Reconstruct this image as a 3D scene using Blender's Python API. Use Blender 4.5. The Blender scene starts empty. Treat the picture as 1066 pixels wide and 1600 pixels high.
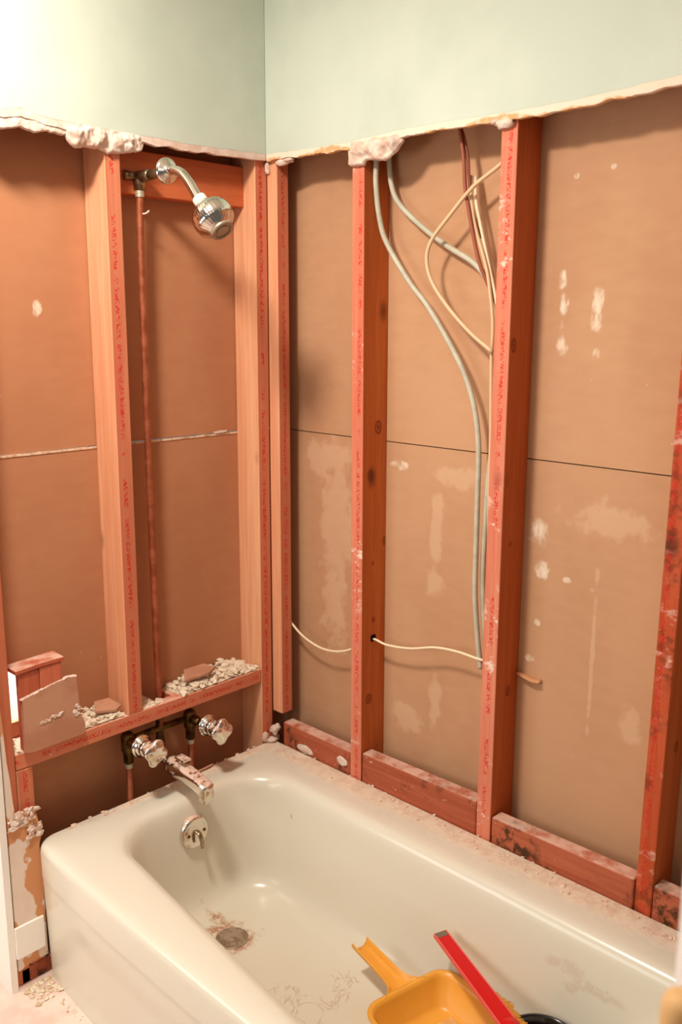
import bpy, bmesh, math, random
from mathutils import Vector, Matrix, noise
C = bpy.context.scene.collection
sc = bpy.context.scene
PI = math.pi

# ------------------------------------------------------------------ camera
CAM = Vector((-1.6086, -1.8202, 1.5533)); yaw, pit, rol, FPX = .8029, .2064, .0045, 1418.68
cam = bpy.data.cameras.new('camera'); co = bpy.data.objects.new('camera', cam); C.objects.link(co)
F = Vector((math.sin(yaw)*math.cos(pit), math.cos(yaw)*math.cos(pit), -math.sin(pit)))
R0 = Vector((math.cos(yaw), -math.sin(yaw), 0)); U0 = R0.cross(F)
Rv = R0*math.cos(rol)+U0*math.sin(rol); Uv = -R0*math.sin(rol)+U0*math.cos(rol)
M4 = Matrix((( Rv.x, Uv.x, -F.x, CAM.x), (Rv.y, Uv.y, -F.y, CAM.y), (Rv.z, Uv.z, -F.z, CAM.z), (0,0,0,1)))
co.matrix_world = M4
cam.sensor_fit = 'VERTICAL'; cam.sensor_height = 36; cam.lens = 36*FPX/1600; cam.clip_start = .05
cam.dof.use_dof = True; cam.dof.focus_distance = 2.1; cam.dof.aperture_fstop = 3.2
sc.camera = co

# ------------------------------------------------------------------ light
w = bpy.data.worlds.new('world'); sc.world = w; w.use_nodes = True
bg = w.node_tree.nodes['Background']; bg.inputs[0].default_value = (1.0, .90, .80, 1); bg.inputs[1].default_value = .15
def lamp(name, kind, loc, energy, col, size=.1, target=None, size_y=None):
    l = bpy.data.lights.new(name, kind); l.energy = energy; l.color = col
    if kind == 'AREA':
        l.size = size
        if size_y: l.shape = 'RECTANGLE'; l.size_y = size_y
    else: l.shadow_soft_size = size
    o = bpy.data.objects.new(name, l); C.objects.link(o); o.location = loc
    if target is not None:
        o.rotation_euler = (Vector(target)-Vector(loc)).to_track_quat('-Z', 'Y').to_euler()
    return o
kl = lamp('ceiling_light', 'AREA', (-1.10, -.50, 2.45), 31, (1, .925, .825), .24, (-1.10, -.50, 0)); kl.data.shape = 'DISK'
lamp('light_globe', 'POINT', (-1.10, -.50, 2.40), 9.5, (1, .925, .825), .08)
lamp('room_fill', 'AREA', (-2.3, -2.2, 2.3), 8, (1, .94, .86), 1.4, (-.3, -.6, .6))  # added unseen fill from the left rear, not a fixture of the room
lamp('hall_daylight', 'AREA', (-1.9, .35, 1.2), 9, (1, .97, .93), .7, (-.80, .1, .3))
lamp('hall_fill', 'AREA', (-2.5, -.25, 1.25), 12, (1, .98, .93), .9, (-.72, -.7, .25))  # added fill from the hall side to brighten the tub apron
lamp('next_room_daylight', 'AREA', (-.72, .17, .95), 6.0, (1, .99, .95), .12, (-.70, .40, .70))
vs = sc.view_settings; vs.view_transform = 'Standard'; vs.look = 'None'; vs.gamma = 1; vs.use_curve_mapping = False
vs.exposure = -0.08

# ------------------------------------------------------------------ material helpers
def s2l(c): return tuple(((x/255)/12.92 if x/255 <= .04045 else ((x/255+.055)/1.055)**2.4) for x in c)+(1,)
class NT:
    def __init__(s, name, rough=.6, spec=.3, metal=0):
        s.m = bpy.data.materials.new(name); s.m.use_nodes = True; s.t = s.m.node_tree; s.b = s.t.nodes['Principled BSDF']
        s.b.inputs['Roughness'].default_value = rough; s.b.inputs['Specular IOR Level'].default_value = spec
        s.b.inputs['Metallic'].default_value = metal
    def n(s, typ, **k):
        x = s.t.nodes.new(typ)
        for a, v in k.items(): setattr(x, a, v)
        return x
    def link(s, a, b): s.t.links.new(a, b)
    def coord(s, rnd=True, scale=(1,1,1)):
        tc = s.n('ShaderNodeTexCoord'); mp = s.n('ShaderNodeMapping'); s.link(tc.outputs['Object'], mp.inputs[0])
        mp.inputs['Scale'].default_value = scale
        if not rnd: return mp.outputs[0]
        oi = s.n('ShaderNodeObjectInfo'); mu = s.n('ShaderNodeMath', operation='MULTIPLY'); s.link(oi.outputs['Random'], mu.inputs[0]); mu.inputs[1].default_value = 37
        ad = s.n('ShaderNodeVectorMath', operation='ADD'); s.link(mp.outputs[0], ad.inputs[0]); s.link(mu.outputs[0], ad.inputs[1])
        return ad.outputs[0]
    def noise(s, co, scale, detail=3, rough=.5, dist=0):
        x = s.n('ShaderNodeTexNoise'); s.link(co, x.inputs['Vector']); x.inputs['Scale'].default_value = scale
        x.inputs['Detail'].default_value = detail; x.inputs['Roughness'].default_value = rough; x.inputs['Distortion'].default_value = dist
        return x.outputs[0]
    def ramp(s, v, lo, hi, inv=False):
        x = s.n('ShaderNodeMapRange'); x.interpolation_type = 'SMOOTHSTEP'
        s.link(v, x.inputs[0]); x.inputs[1].default_value = lo; x.inputs[2].default_value = hi
        if inv: x.inputs[3].default_value = 1; x.inputs[4].default_value = 0
        return x.outputs[0]
    def math(s, op, a, b=None):
        x = s.n('ShaderNodeMath', operation=op)
        for i, v in ((0, a), (1, b)):
            if v is None: continue
            if isinstance(v, (int, float)): x.inputs[i].default_value = v
            else: s.link(v, x.inputs[i])
        return x.outputs[0]
    def mix(s, f, a, b):
        x = s.n('ShaderNodeMix', data_type='RGBA')
        if isinstance(f, (int, float)): x.inputs[0].default_value = f
        else: s.link(f, x.inputs[0])
        for i, v in ((6, a), (7, b)):
            if isinstance(v, tuple): x.inputs[i].default_value = v
            else: s.link(v, x.inputs[i])
        return x.outputs[2]
    def sep(s, co):
        x = s.n('ShaderNodeSeparateXYZ'); s.link(co, x.inputs[0]); return x.outputs
    def col(s, c):
        if isinstance(c, tuple): s.b.inputs['Base Color'].default_value = c
        else: s.link(c, s.b.inputs['Base Color'])
    def bump(s, h, strength=.2, dist=.002):
        x = s.n('ShaderNodeBump'); x.inputs['Strength'].default_value = strength; x.inputs['Distance'].default_value = dist
        s.link(h, x.inputs['Height']); s.link(x.outputs[0], s.b.inputs['Normal'])
def blobs(t, co, spots):
    # a mask that is the union of soft ellipses (centre, radii) in object space
    out = None
    wob = t.noise(co, 28, 3); 
    for (cx, cy, cz), (rx, ry, rz) in spots:
        a = t.n('ShaderNodeVectorMath', operation='SUBTRACT'); t.link(co, a.inputs[0]); a.inputs[1].default_value = (cx, cy, cz)
        b = t.n('ShaderNodeVectorMath', operation='DIVIDE'); t.link(a.outputs[0], b.inputs[0]); b.inputs[1].default_value = (rx, ry, rz)
        l = t.n('ShaderNodeVectorMath', operation='LENGTH'); t.link(b.outputs[0], l.inputs[0])
        d = t.math('ADD', l.outputs['Value'], t.math('MULTIPLY', t.math('SUBTRACT', wob, .5), 2.2))
        m = t.ramp(d, .55, 1.15, True)
        out = m if out is None else t.math('MAXIMUM', out, m)
    return out

def wood(name, c1, c2, along='z', across=None, stamp=0, smear=0, mold=0, dust=0, rough=.65, knots=()):
    t = NT(name, rough, .25)
    st = {'z': (14, 14, .7), 'x': (.7, 14, 14), 'y': (14, .7, 14)}[along]
    co = t.coord(True, st)
    g = t.noise(co, 5, 4, .6, .6)
    g2 = t.noise(t.coord(True, tuple(v*.25 for v in st)), 3, 2)
    f = t.math('ADD', t.math('MULTIPLY', g, .6), t.math('MULTIPLY', g2, .5))
    c = t.mix(t.ramp(f, .38, .72), s2l(c1), s2l(c2))
    # knots
    kc = {'z': (1, 1, .55), 'x': (.55, 1, 1), 'y': (1, .55, 1)}[along]
    v = t.n('ShaderNodeTexVoronoi'); t.link(t.coord(True, kc), v.inputs['Vector']); v.inputs['Scale'].default_value = 7
    kk = t.ramp(v.outputs['Distance'], .035, .15, True)
    c = t.mix(t.math('MULTIPLY', kk, .75), c, s2l(tuple(int(x*.50) for x in c1)))
    oc = t.coord(False); xyz = t.sep(oc)
    if knots:
        kb = None
        for (kx, ky, kz), (rx, ry, rz) in knots:
            a = t.n('ShaderNodeVectorMath', operation='SUBTRACT'); t.link(oc, a.inputs[0]); a.inputs[1].default_value = (kx, ky, kz)
            b = t.n('ShaderNodeVectorMath', operation='DIVIDE'); t.link(a.outputs[0], b.inputs[0]); b.inputs[1].default_value = (rx, ry, rz)
            l = t.n('ShaderNodeVectorMath', operation='LENGTH'); t.link(b.outputs[0], l.inputs[0]); d = l.outputs['Value']
            m = t.math('MAXIMUM', t.ramp(d, .3, .6, True), t.math('MULTIPLY', t.ramp(d, .75, .95), t.ramp(d, 1.0, 1.25, True)))
            m = t.math('MAXIMUM', m, t.math('MULTIPLY', t.ramp(d, .9, 1.2, True), .5))
            kb = m if kb is None else t.math('MAXIMUM', kb, m)
        c = t.mix(t.math('MULTIPLY', kb, .8), c, s2l((104, 30, 8)))
    ax = {'x': 0, 'y': 1, 'z': 2}
    if stamp:
        u = xyz[ax[across]]; vv = xyz[ax[along]]
        band = t.ramp(t.math('ABSOLUTE', u), .004, .0065, True)
        sc_ = [1, 1, 1]; sc_[ax[along]] = 1.0; sc_[ax[across]] = .75
        n = t.noise(t.coord(True, tuple(sc_)), 260, 2, .6)
        n2 = t.noise(t.coord(True, tuple((1 if i == ax[along] else .01) for i in range(3))), 22, 1)
        mk = t.math('MULTIPLY', t.math('MULTIPLY', t.ramp(n, .48, .55), t.ramp(n2, .40, .46)), band)
        c = t.mix(t.math('MULTIPLY', mk, stamp), c, s2l((205, 25, 30)))
        w2 = t.noise(co, 2.2, 2)
        c = t.mix(t.math('MULTIPLY', t.ramp(w2, .60, .72), .28), c, s2l((215, 70, 60)))
    if smear:
        a = t.noise(t.coord(True, (1, 1, 1.4)), 30, 4, .7); b = t.noise(t.coord(True), 5, 2)
        mk = t.math('MULTIPLY', t.ramp(a, .55, .68), t.ramp(b, .45, .6))
        c = t.mix(t.math('MULTIPLY', mk, smear), c, s2l((240, 215, 195)))
    if mold:
        a = t.noise(t.coord(True), 45, 4, .65); b = t.noise(t.coord(True), 9, 2)
        mk = t.math('MULTIPLY', t.ramp(a, .44, .60), t.ramp(b, .48, .60))
        c = t.mix(t.math('MULTIPLY', mk, mold), c, s2l((52, 38, 14)))
    if dust:
        nz = t.n('ShaderNodeNewGeometry'); sx = t.sep(nz.outputs['Normal'])
        a = t.noise(t.coord(True), 18, 4, .6)
        mk = t.math('MULTIPLY', t.ramp(sx[2], .5, .9), t.ramp(a, .30, .60))
        c = t.mix(t.math('MULTIPLY', mk, dust), c, s2l((225, 190, 170)))
        a = t.noise(t.coord(True), 70, 3, .7)
        c = t.mix(t.math('MULTIPLY', t.ramp(a, .68, .74), .8), c, s2l((235, 215, 195)))
    t.col(c); t.bump(g, .25, .0015)
    return t.m

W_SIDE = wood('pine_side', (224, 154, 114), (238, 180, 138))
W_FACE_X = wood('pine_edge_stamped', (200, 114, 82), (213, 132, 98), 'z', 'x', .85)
W_SIDE_SHADE = wood('pine_side_shaded', (182, 90, 40), (198, 108, 56), knots=[((-.028, 0, 1.477), (.009, .05, .014)), ((.005, 0, .704), (.008, .05, .012)), ((-.01, 0, 1.05), (.004, .05, .006))])  # shade on the right-wall stud sides put into the base colour
W_SIDE_SHADE_K = wood('pine_side_shaded_knotty', (184, 92, 40), (202, 112, 56), knots=[((.012, 0, 1.270), (.011, .05, .016)), ((-.016, 0, 1.154), (.009, .05, .013)), ((-.005, 0, .928), (.004, .05, .005)), ((.0, 0, .778), (.006, .05, .007)), ((-.016, 0, .567), (.010, .05, .013)), ((.038, 0, .979), (.006, .05, .010))])  # unlit stud side: shade painted into the tone, knots belong to the wood
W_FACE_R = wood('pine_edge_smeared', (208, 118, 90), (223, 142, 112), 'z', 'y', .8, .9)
W_FACE_D = wood('pine_edge_dark', (178, 72, 34), (206, 96, 58), 'z', 'y', .7, .5, .5)
W_LEFT = wood('pine_left_end', (190, 104, 70), (204, 120, 86))
W_SHELF = wood('pine_ledger', (200, 110, 78), (213, 128, 94), 'x', 'z', .95, 0, 0, .75)
W_BLOCK = wood('pine_blocking', (160, 78, 50), (184, 100, 70), 'y', 'z', 0, 0, .9, .75)
W_OFF = wood('pine_offcut', (178, 88, 60), (196, 104, 74), 'z', 'x', 0, .0, .1, .85)

def paper(name, c, c2, spots_white=(), spots_soft=(), rough=.75):
    t = NT(name, rough, .2); co = t.coord(False)
    n = t.noise(t.coord(False, (1, 1, .35)), 3.5, 3); n2 = t.noise(t.coord(False, (.6, .6, 1.6)), 30, 2)
    f = t.math('ADD', t.math('MULTIPLY', n, .8), t.math('MULTIPLY', n2, .2))
    cc = t.mix(t.ramp(f, .35, .68), s2l(c), s2l(c2))
    if spots_soft:
        m = blobs(t, co, spots_soft); cc = t.mix(t.math('MULTIPLY', m, .35), cc, s2l((225, 190, 155)))
    if spots_white:
        m = blobs(t, co, spots_white); fine = t.noise(t.coord(False, (1, 1, .5)), 60, 3, .6)
        cc = t.mix(t.math('MULTIPLY', m, t.math('MULTIPLY', t.ramp(fine, .30, .66), .85)), cc, s2l((238, 220, 196)))
    sp = t.noise(co, 65, 3, .7)
    cc = t.mix(t.math('MULTIPLY', t.ramp(sp, .72, .76), .5), cc, s2l((232, 205, 178)))
    t.col(cc); t.bump(n, .1, .001)
    return t.m
P_L = paper('kraft_paper_left', (184, 124, 88), (196, 138, 100), [((-.60, .089, 1.58), (.012, .02, .018))])
P_R = paper('kraft_paper_right', (188, 140, 104), (200, 154, 117),
    [((.089, -.812, 1.640), (.05, .009, .022)), ((.089, -.816, 1.585), (.05, .012, .035)), ((.089, -.826, 1.595), (.05, .006, .014)),
     ((.089, -.816, 1.505), (.05, .014, .016)), ((.089, -.893, 1.592), (.05, .012, .028)), ((.089, -.892, 1.557), (.05, .013, .022)),
     ((.089, -.896, 1.490), (.05, .009, .014)), ((.089, -.83, 1.84), (.05, .006, .006)), ((.089, -.91, 1.85), (.05, .006, .005))])
P_R2 = paper('kraft_paper_right_lower', (186, 138, 102), (198, 152, 115),
    [((.089, -.783, 1.10), (.05, .022, .035)), ((.089, -.80, 1.02), (.05, .018, .02)), ((.089, -.86, 1.01), (.05, .012, .008)), ((.089, -.79, .90), (.05, .012, .01)),
     ((.089, -.775, .81), (.05, .012, .008)), ((.089, -.385, 1.21), (.05, .030, .012)), ((.089, -.92, 1.00), (.05, .008, .008))],
    [((.089, -.17, 1.05), (.05, .07, .20)), ((.089, -.12, 1.20), (.05, .08, .05)), ((.089, -.50, 1.05), (.05, .02, .12)), ((.089, -.56, 1.20), (.05, .07, .03)),
     ((.089, -.50, .93), (.05, .035, .035)), ((.089, -.16, .80), (.05, .05, .14)), ((.089, -.95, 1.15), (.05, .10, .04)), ((.089, -1.03, .72), (.05, .03, .04)),
     ((.089, -.51, .62), (.05, .02, .08)), ((.089, -.93, .85), (.05, .006, .20)), ((.089, -.42, .55), (.05, .05, .04)), ((.089,-.68,.60),(.05,.02,.08))])

def simple(name, c, rough=.5, spec=.4, metal=0, var=None, scale=20, bump=0):
    t = NT(name, rough, spec, metal)
    if var:
        n = t.noise(t.coord(True), scale, 4, .6); t.col(t.mix(t.ramp(n, .38, .62), s2l(c), s2l(var)))
        if bump: t.bump(n, bump, .003)
    else: t.col(s2l(c))
    return t.m
PAINT = simple('pale_green_paint', (192, 200, 184), .6, .3, 0, (200, 207, 192), 3)
def gyp_r():
    t = NT('broken_gypsum', .9, .1); co = t.coord(False); z = t.sep(co)[2]
    n = t.noise(co, 14, 3); n3 = t.noise(co, 60, 3)
    f = t.math('ADD', z, t.math('MULTIPLY', t.math('SUBTRACT', n, .5), .05))
    m = t.ramp(f, 1.946, 1.951, True)
    c = t.mix(m, s2l((236, 216, 194)), s2l((216, 166, 118)))
    c = t.mix(t.math('MULTIPLY', t.ramp(n3, .52, .66), .6), c, s2l((240, 216, 190)))
    t.col(c); t.bump(n3, .5, .003); return t.m
GYP = gyp_r()
GYP_C = simple('mortar_crumb', (232, 208, 184), .9, .1, 0, (218, 178, 150), 60)
GYP_W = simple('plaster_lump_white', (226, 206, 190), .9, .1, 0, (212, 180, 160), 40, .6)
GYP_L = simple('broken_gypsum_pinkish', (228, 206, 192), .9, .1, 0, (214, 182, 164), 30, .5)
RUB = simple('crumbled_plaster', (238, 222, 198), .95, .1, 0, (220, 200, 176), 60, .3)
EDGE = simple('paper_torn_edge', (236, 206, 178), .9, .1, 0, (200, 150, 110), 60)
SCRAP = simple('brown_drywall_scrap', (190, 140, 112), .85, .15, 0, (178, 124, 96), 12)
CHROME = NT('chrome', .14, .5, 1); CHROME.col(s2l((222, 216, 206))); CHROME = CHROME.m
def chrome_d():
    t = NT('spotted_chrome', .22, .5, 1); n = t.noise(t.coord(True), 55, 4, .7)
    gn = t.n('ShaderNodeNewGeometry'); gz = t.sep(gn.outputs['Normal'])[2]
    n = t.math('ADD', t.math('MULTIPLY', t.ramp(gz, .35, .95), .16), t.math('SUBTRACT', n, .05))
    t.col(t.mix(t.ramp(n, .50, .62), s2l((226, 218, 206)), s2l((222, 190, 170))))
    mr = t.ramp(n, .48, .62); r = t.n('ShaderNodeMapRange'); t.link(mr, r.inputs[0]); r.inputs[3].default_value = .15; r.inputs[4].default_value = .6; t.link(r.outputs[0], t.b.inputs['Roughness'])
    m = t.ramp(n, .5, .66, True); t.link(m, t.b.inputs['Metallic'])
    return t.m
CHROME_D = chrome_d()
BRASS = simple('tarnished_brass', (120, 92, 44), .42, .5, .85, (74, 50, 26), 50)
NICKEL = simple('dull_nickel', (178, 160, 130), .35, .5, .9, (120, 96, 66), 40)
SOLDER = simple('grey_solder', (196, 186, 164), .45, .5, .6)
COPPER = simple('old_copper_pipe', (190, 112, 78), .5, .5, .55, (158, 84, 54), 25)
NM_GREY = simple('grey_cable_jacket', (186, 178, 156), .45, .4, 0, (198, 192, 170), 30)
WIRE_W = simple('cream_wire_jacket', (222, 190, 150), .5, .4)
WIRE_W2 = simple('off_white_wire_jacket', (240, 220, 184), .5, .4)
WIRE_R = simple('brown_red_wire', (156, 84, 58), .5, .4)
DARK = simple('dark_hole', (18, 8, 4), .9, .1)
YEL = simple('yellow_plastic', (242, 172, 62), .35, .5, 0, (236, 164, 56), 6)
RED = simple('red_plastic', (206, 6, 10), .38, .4)
PINK = simple('pinkish_edge_plastic', (226, 92, 84), .4, .4)
GREYM = simple('grey_metal_tip', (128, 112, 92), .45, .5, .4)
BLACK = simple('black_plastic', (14, 8, 8), .16, .6)
BRIST = simple('yellow_bristle', (226, 160, 70), .7, .2)
WHITE = simple('white_enamel_paint', (246, 240, 230), .4, .4)
BEIGE = simple('bare_beech', (214, 168, 112), .55, .3, 0, (202, 154, 98), 8)
def patchy():
    t = NT('patchy_plaster', .85, .15); co = t.coord(False, (1, 1, .55)); n = t.noise(co, 17, 3, .5)
    n2 = t.noise(co, 60, 3); t.col(t.mix(t.ramp(n, .52, .545), t.mix(n2, s2l((226, 204, 186)), s2l((238, 220, 204))), s2l((212, 150, 104)))); t.bump(n, .4, .003); return t.m
PATCH = patchy()
DUSTPILE = simple('tan_dust', (226, 168, 96), .9, .1, 0, (236, 190, 130), 40, .4)
FLOOR = simple('dusty_vinyl_floor', (232, 208, 192), .5, .3, 0, (222, 190, 174), 14)

def tub_mat():
    t = NT('cream_enamel', .3, .45)
    t.b.inputs['Coat Weight'].default_value = .25; t.b.inputs['Coat Roughness'].default_value = .12
    co = t.coord(False); x, y, z = t.sep(co)[:3]
    base = s2l((222, 215, 196))
    n = t.noise(co, 22, 4, .65); nb = t.noise(co, 6, 3)
    # residue of old mortar along both wall edges of the deck
    wob = t.math('MULTIPLY', t.math('SUBTRACT', n, .5), .05)
    dx = t.math('ADD', t.math('MULTIPLY', x, -1), wob); dy = t.math('ADD', t.math('MULTIPLY', y, -1), wob)
    top = t.ramp(z, .370, .376)
    er = t.math('MAXIMUM', t.ramp(dx, .045, .085, True), t.math('MULTIPLY', t.ramp(dy, .030, .045, True), t.ramp(x, -.60, -.45)))
    er = t.math('MULTIPLY', er, top)
    resid = t.mix(t.ramp(t.noise(co, 34, 4, .7), .42, .62), s2l((234, 216, 192)), s2l((222, 192, 166)))
    c = t.mix(t.math('MULTIPLY', er, .85), base, resid)
    # rust ring round the drain
    rust = blobs(t, co, [((-.392, -.285, .09), (.060, .060, .05)), ((-.410, -.235, .09), (.045, .030, .05)), ((-.375, -.200, .1), (.020, .045, .05))])
    rn = t.noise(co, 48, 4, .7)
    c = t.mix(t.math('MULTIPLY', t.math('MULTIPLY', rust, t.ramp(rn, .36, .60)), .85), c, s2l((172, 104, 58)))
    # brownish scuffs on the bottom and far side
    sc2 = blobs(t, co, [((-.43, -.56, .09), (.035, .10, .05)), ((-.36, -.60, .09), (.08, .03, .05)), ((-.46, -.66, .09), (.02, .06, .05)), ((-.30,-.56,.09),(.03,.03,.05))])
    thin = t.ramp(t.math('ABSOLUTE', t.math('SUBTRACT', t.noise(co, 13, 3, .6, 1.2), .5)), .004, .035, True)
    c = t.mix(t.math('MULTIPLY', t.math('MULTIPLY', sc2, thin), .38), c, s2l((176, 124, 84)))
    sm = blobs(t, co, [((-.16, -1.04, .30), (.05, .05, .018)), ((-.16, -1.12, .285), (.05, .055, .014)), ((-.16, -1.07, .265), (.05, .03, .012))])
    c = t.mix(t.math('MULTIPLY', t.math('MULTIPLY', sm, t.ramp(rn, .38, .55)), .20), c, s2l((180, 110, 84)))
    dot = blobs(t, co, [((-.135, -.245, .30), (.05, .006, .008))])
    c = t.mix(t.math('MULTIPLY', dot, .5), c, s2l((190, 140, 50)))
    t.col(c)
    r = t.n('ShaderNodeMapRange'); t.link(er, r.inputs[0]); r.inputs[3].default_value = .26; r.inputs[4].default_value = .8; t.link(r.outputs[0], t.b.inputs['Roughness'])
    cw = t.n('ShaderNodeMapRange'); t.link(er, cw.inputs[0]); cw.inputs[3].default_value = .25; cw.inputs[4].default_value = 0; t.link(cw.outputs[0], t.b.inputs['Coat Weight'])
    b = t.math('MULTIPLY', er, t.noise(co, 60, 4, .7)); t.bump(b, .5, .004)
    return t.m
TUB = tub_mat()
def drain_mat():
    t = NT('corroded_strainer', .5, .4, .3); co = t.coord(False)
    n = t.noise(co, 60, 3, .7); c = t.mix(t.ramp(n, .4, .6), s2l((168, 150, 128)), s2l((140, 114, 88)))
    t.col(c); return t.m
DRAIN = drain_mat()

# ------------------------------------------------------------------ geometry helpers
def link(name, bm, mats, parent=None, smooth=False, loc=(0, 0, 0), bevel=0, seg=2):
    me = bpy.data.meshes.new(name)
    if loc != (0, 0, 0): bmesh.ops.translate(bm, verts=bm.verts, vec=-Vector(loc))
    bmesh.ops.recalc_face_normals(bm, faces=bm.faces)
    bm.to_mesh(me); bm.free()
    for m in (mats if isinstance(mats, (list, tuple)) else [mats]): me.materials.append(m)
    o = bpy.data.objects.new(name, me); C.objects.link(o)
    if parent is not None:
        o.parent = parent; o.location = Vector(loc)-parent.location
    else: o.location = loc
    if smooth:
        for p in me.polygons: p.use_smooth = True
    if bevel:
        b = o.modifiers.new('bevel', 'BEVEL'); b.width = bevel; b.segments = seg; b.limit_method = 'ANGLE'; b.angle_limit = .6
    return o
def tag(o, label, cat, group=None, kind=None):
    o['label'] = label; o['category'] = cat
    if group: o['group'] = group
    if kind: o['kind'] = kind
    return o
def struct(o, label=None):
    o['kind'] = 'structure'
    if label: o['label'] = label
    return o
def empty(name, loc, label, cat, group=None):
    o = bpy.data.objects.new(name, None); C.objects.link(o); o.location = loc; o.empty_display_size = .05
    return tag(o, label, cat, group)
def box(bm, a, b, mi=0):
    v = [bm.verts.new((x, y, z)) for x in (a[0], b[0]) for y in (a[1], b[1]) for z in (a[2], b[2])]
    for f in ((0,1,3,2), (4,6,7,5), (0,4,5,1), (2,3,7,6), (0,2,6,4), (1,5,7,3)):
        bm.faces.new([v[i] for i in f]).material_index = mi
    return v
def prism(bm, pts, ext, mi=0):
    # pts: list of 3D points of a planar polygon, ext: extrusion vector
    a = [bm.verts.new(p) for p in pts]; b = [bm.verts.new(Vector(p)+Vector(ext)) for p in pts]
    n = len(a); fs = [bm.faces.new(a), bm.faces.new(b[::-1])]
    for i in range(n): fs.append(bm.faces.new((a[i], b[i], b[(i+1) % n], a[(i+1) % n])))
    for f in fs: f.material_index = mi
def frame(d):
    d = Vector(d).normalized(); up = Vector((0, 0, 1)) if abs(d.z) < .9 else Vector((0, 1, 0))
    a = d.cross(up).normalized(); return d, a, d.cross(a).normalized()
def lathe(bm, prof, org, axis, seg=32, shape=None):
    d, a, b = frame(axis); org = Vector(org); rings = []
    for t, r in prof:
        rings.append([bm.verts.new(org+d*t+(a*math.cos(q)+b*math.sin(q))*(r*(shape(q) if shape else 1))) for q in [2*PI*i/seg for i in range(seg)]])
    for A, B in zip(rings, rings[1:]):
        for i in range(seg): bm.faces.new((A[i], A[(i+1) % seg], B[(i+1) % seg], B[i]))
    bm.faces.new(rings[0][::-1]); bm.faces.new(rings[-1])
def catmull(p, n=8):
    p = [Vector(q) for q in p]; P = [p[0]*2-p[1]]+p+[p[-1]*2-p[-2]]; out = []
    for i in range(1, len(P)-2):
        for k in range(n):
            t = k/n; a, b, c, d = P[i-1:i+3]
            out.append(.5*((2*b)+(c-a)*t+(2*a-5*b+4*c-d)*t*t+(3*b-a-3*c+d)*t**3))
    out.append(p[-1]); return out
def tube(bm, pts, r, seg=10, smooth=True, n=8, flat=1, rfun=None):
    P = catmull(pts, n) if smooth and len(pts) > 2 else [Vector(q) for q in pts]
    d = (P[1]-P[0]).normalized(); _, a, b = frame(d); rings = []
    for i, p in enumerate(P):
        t = (P[min(i+1, len(P)-1)]-P[max(i-1, 0)]).normalized()
        a = (a-t*a.dot(t)).normalized(); b = t.cross(a)
        rr = rfun(i/(len(P)-1)) if rfun else r
        rings.append([bm.verts.new(p+(a*math.cos(q)+b*math.sin(q)*flat)*rr) for q in [2*PI*k/seg for k in range(seg)]])
    for A, B in zip(rings, rings[1:]):
        for i in range(seg): bm.faces.new((A[i], A[(i+1) % seg], B[(i+1) % seg], B[i]))
    bm.faces.new(rings[0][::-1]); bm.faces.new(rings[-1])
def lump(bm, c, r, seed, sub=2, jag=.4):
    res = bmesh.ops.create_icosphere(bm, subdivisions=sub, radius=1)
    for v in res['verts']:
        n = 1+jag*2*noise.noise(v.co*1.6+Vector((seed*3.7, seed*1.3, seed)))+jag*.6*noise.noise(v.co*4+Vector((seed, 5, 1)))
        v.co = Vector(c)+Vector((v.co.x*r[0], v.co.y*r[1], v.co.z*r[2]))*n

FZ = .03
# ------------------------------------------------------------------ setting: floor, ceiling, painted walls
bm = bmesh.new(); box(bm, (-3.2, -3.2, FZ-.05), (.2, 1.6, FZ)); struct(link('floor', bm, FLOOR), 'pale pinkish dusty floor beside the bathtub')
bm = bmesh.new(); box(bm, (-3.2, -3.2, 2.60), (.2, 1.6, 2.65)); struct(link('ceiling', bm, WHITE), 'white ceiling')

def ragged(pts, step, amp, seed):
    """(u,z) polyline -> jagged polyline"""
    out = []
    for (u0, z0), (u1, z1) in zip(pts, pts[1:]):
        n = max(1, int(abs(u1-u0)/step))
        for k in range(n):
            t = k/n; u = u0+(u1-u0)*t
            z = z0+(z1-z0)*t+amp*noise.noise(Vector((u*28, seed, 0)))+amp*.35*noise.noise(Vector((u*160, seed, 3)))
            out.append((u, z))
    out.append(pts[-1]); return out
def wall(name, ax, cut, u_end, core_m, seed, label):
    # painted face (thin) over a gypsum core whose broken edge hangs a little lower
    root = None
    for nm, y0, y1, dz, amp, m, s in (('paint_layer', -.0131, -.0125, .012, .0018, PAINT, seed), ('broken_core', -.0127, 0, -.003, .0045, core_m, seed+7)):
        line = ragged([(u, z+dz) for u, z in cut], .006, amp, s)
        bm = bmesh.new(); top = 2.60
        a, b = [], []
        for u, z in line:
            P = (lambda y, zz: (y, u, zz) if ax == 0 else (u, y, zz))
            a.append((bm.verts.new(P(y0, z)), bm.verts.new(P(y0, top)))); b.append((bm.verts.new(P(y1, z)), bm.verts.new(P(y1, top))))
        for i in range(len(a)-1):
            bm.faces.new((a[i][0], a[i+1][0], a[i+1][1], a[i][1])); bm.faces.new((b[i][0], b[i][1], b[i+1][1], b[i+1][0]))
            bm.faces.new((a[i][0], b[i][0], b[i+1][0], a[i+1][0]))
        bm.faces.new((a[0][0], a[0][1], b[0][1], b[0][0])); bm.faces.new((a[-1][0], b[-1][0], b[-1][1], a[-1][1]))
        o = link(name if root is None else nm, bm, m, root)
        if root is None: root = struct(o, label)
wall('wall_left', 1, [(-.815, 1.962), (-.70, 1.948), (-.66, 1.957), (-.62, 1.948), (-.54, 1.944), (-.381, 1.944), (-.241, 1.943), (-.014, 1.950)], 0, GYP_L, 3,
     'pale green painted left wall above the ragged drywall cut')
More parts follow.
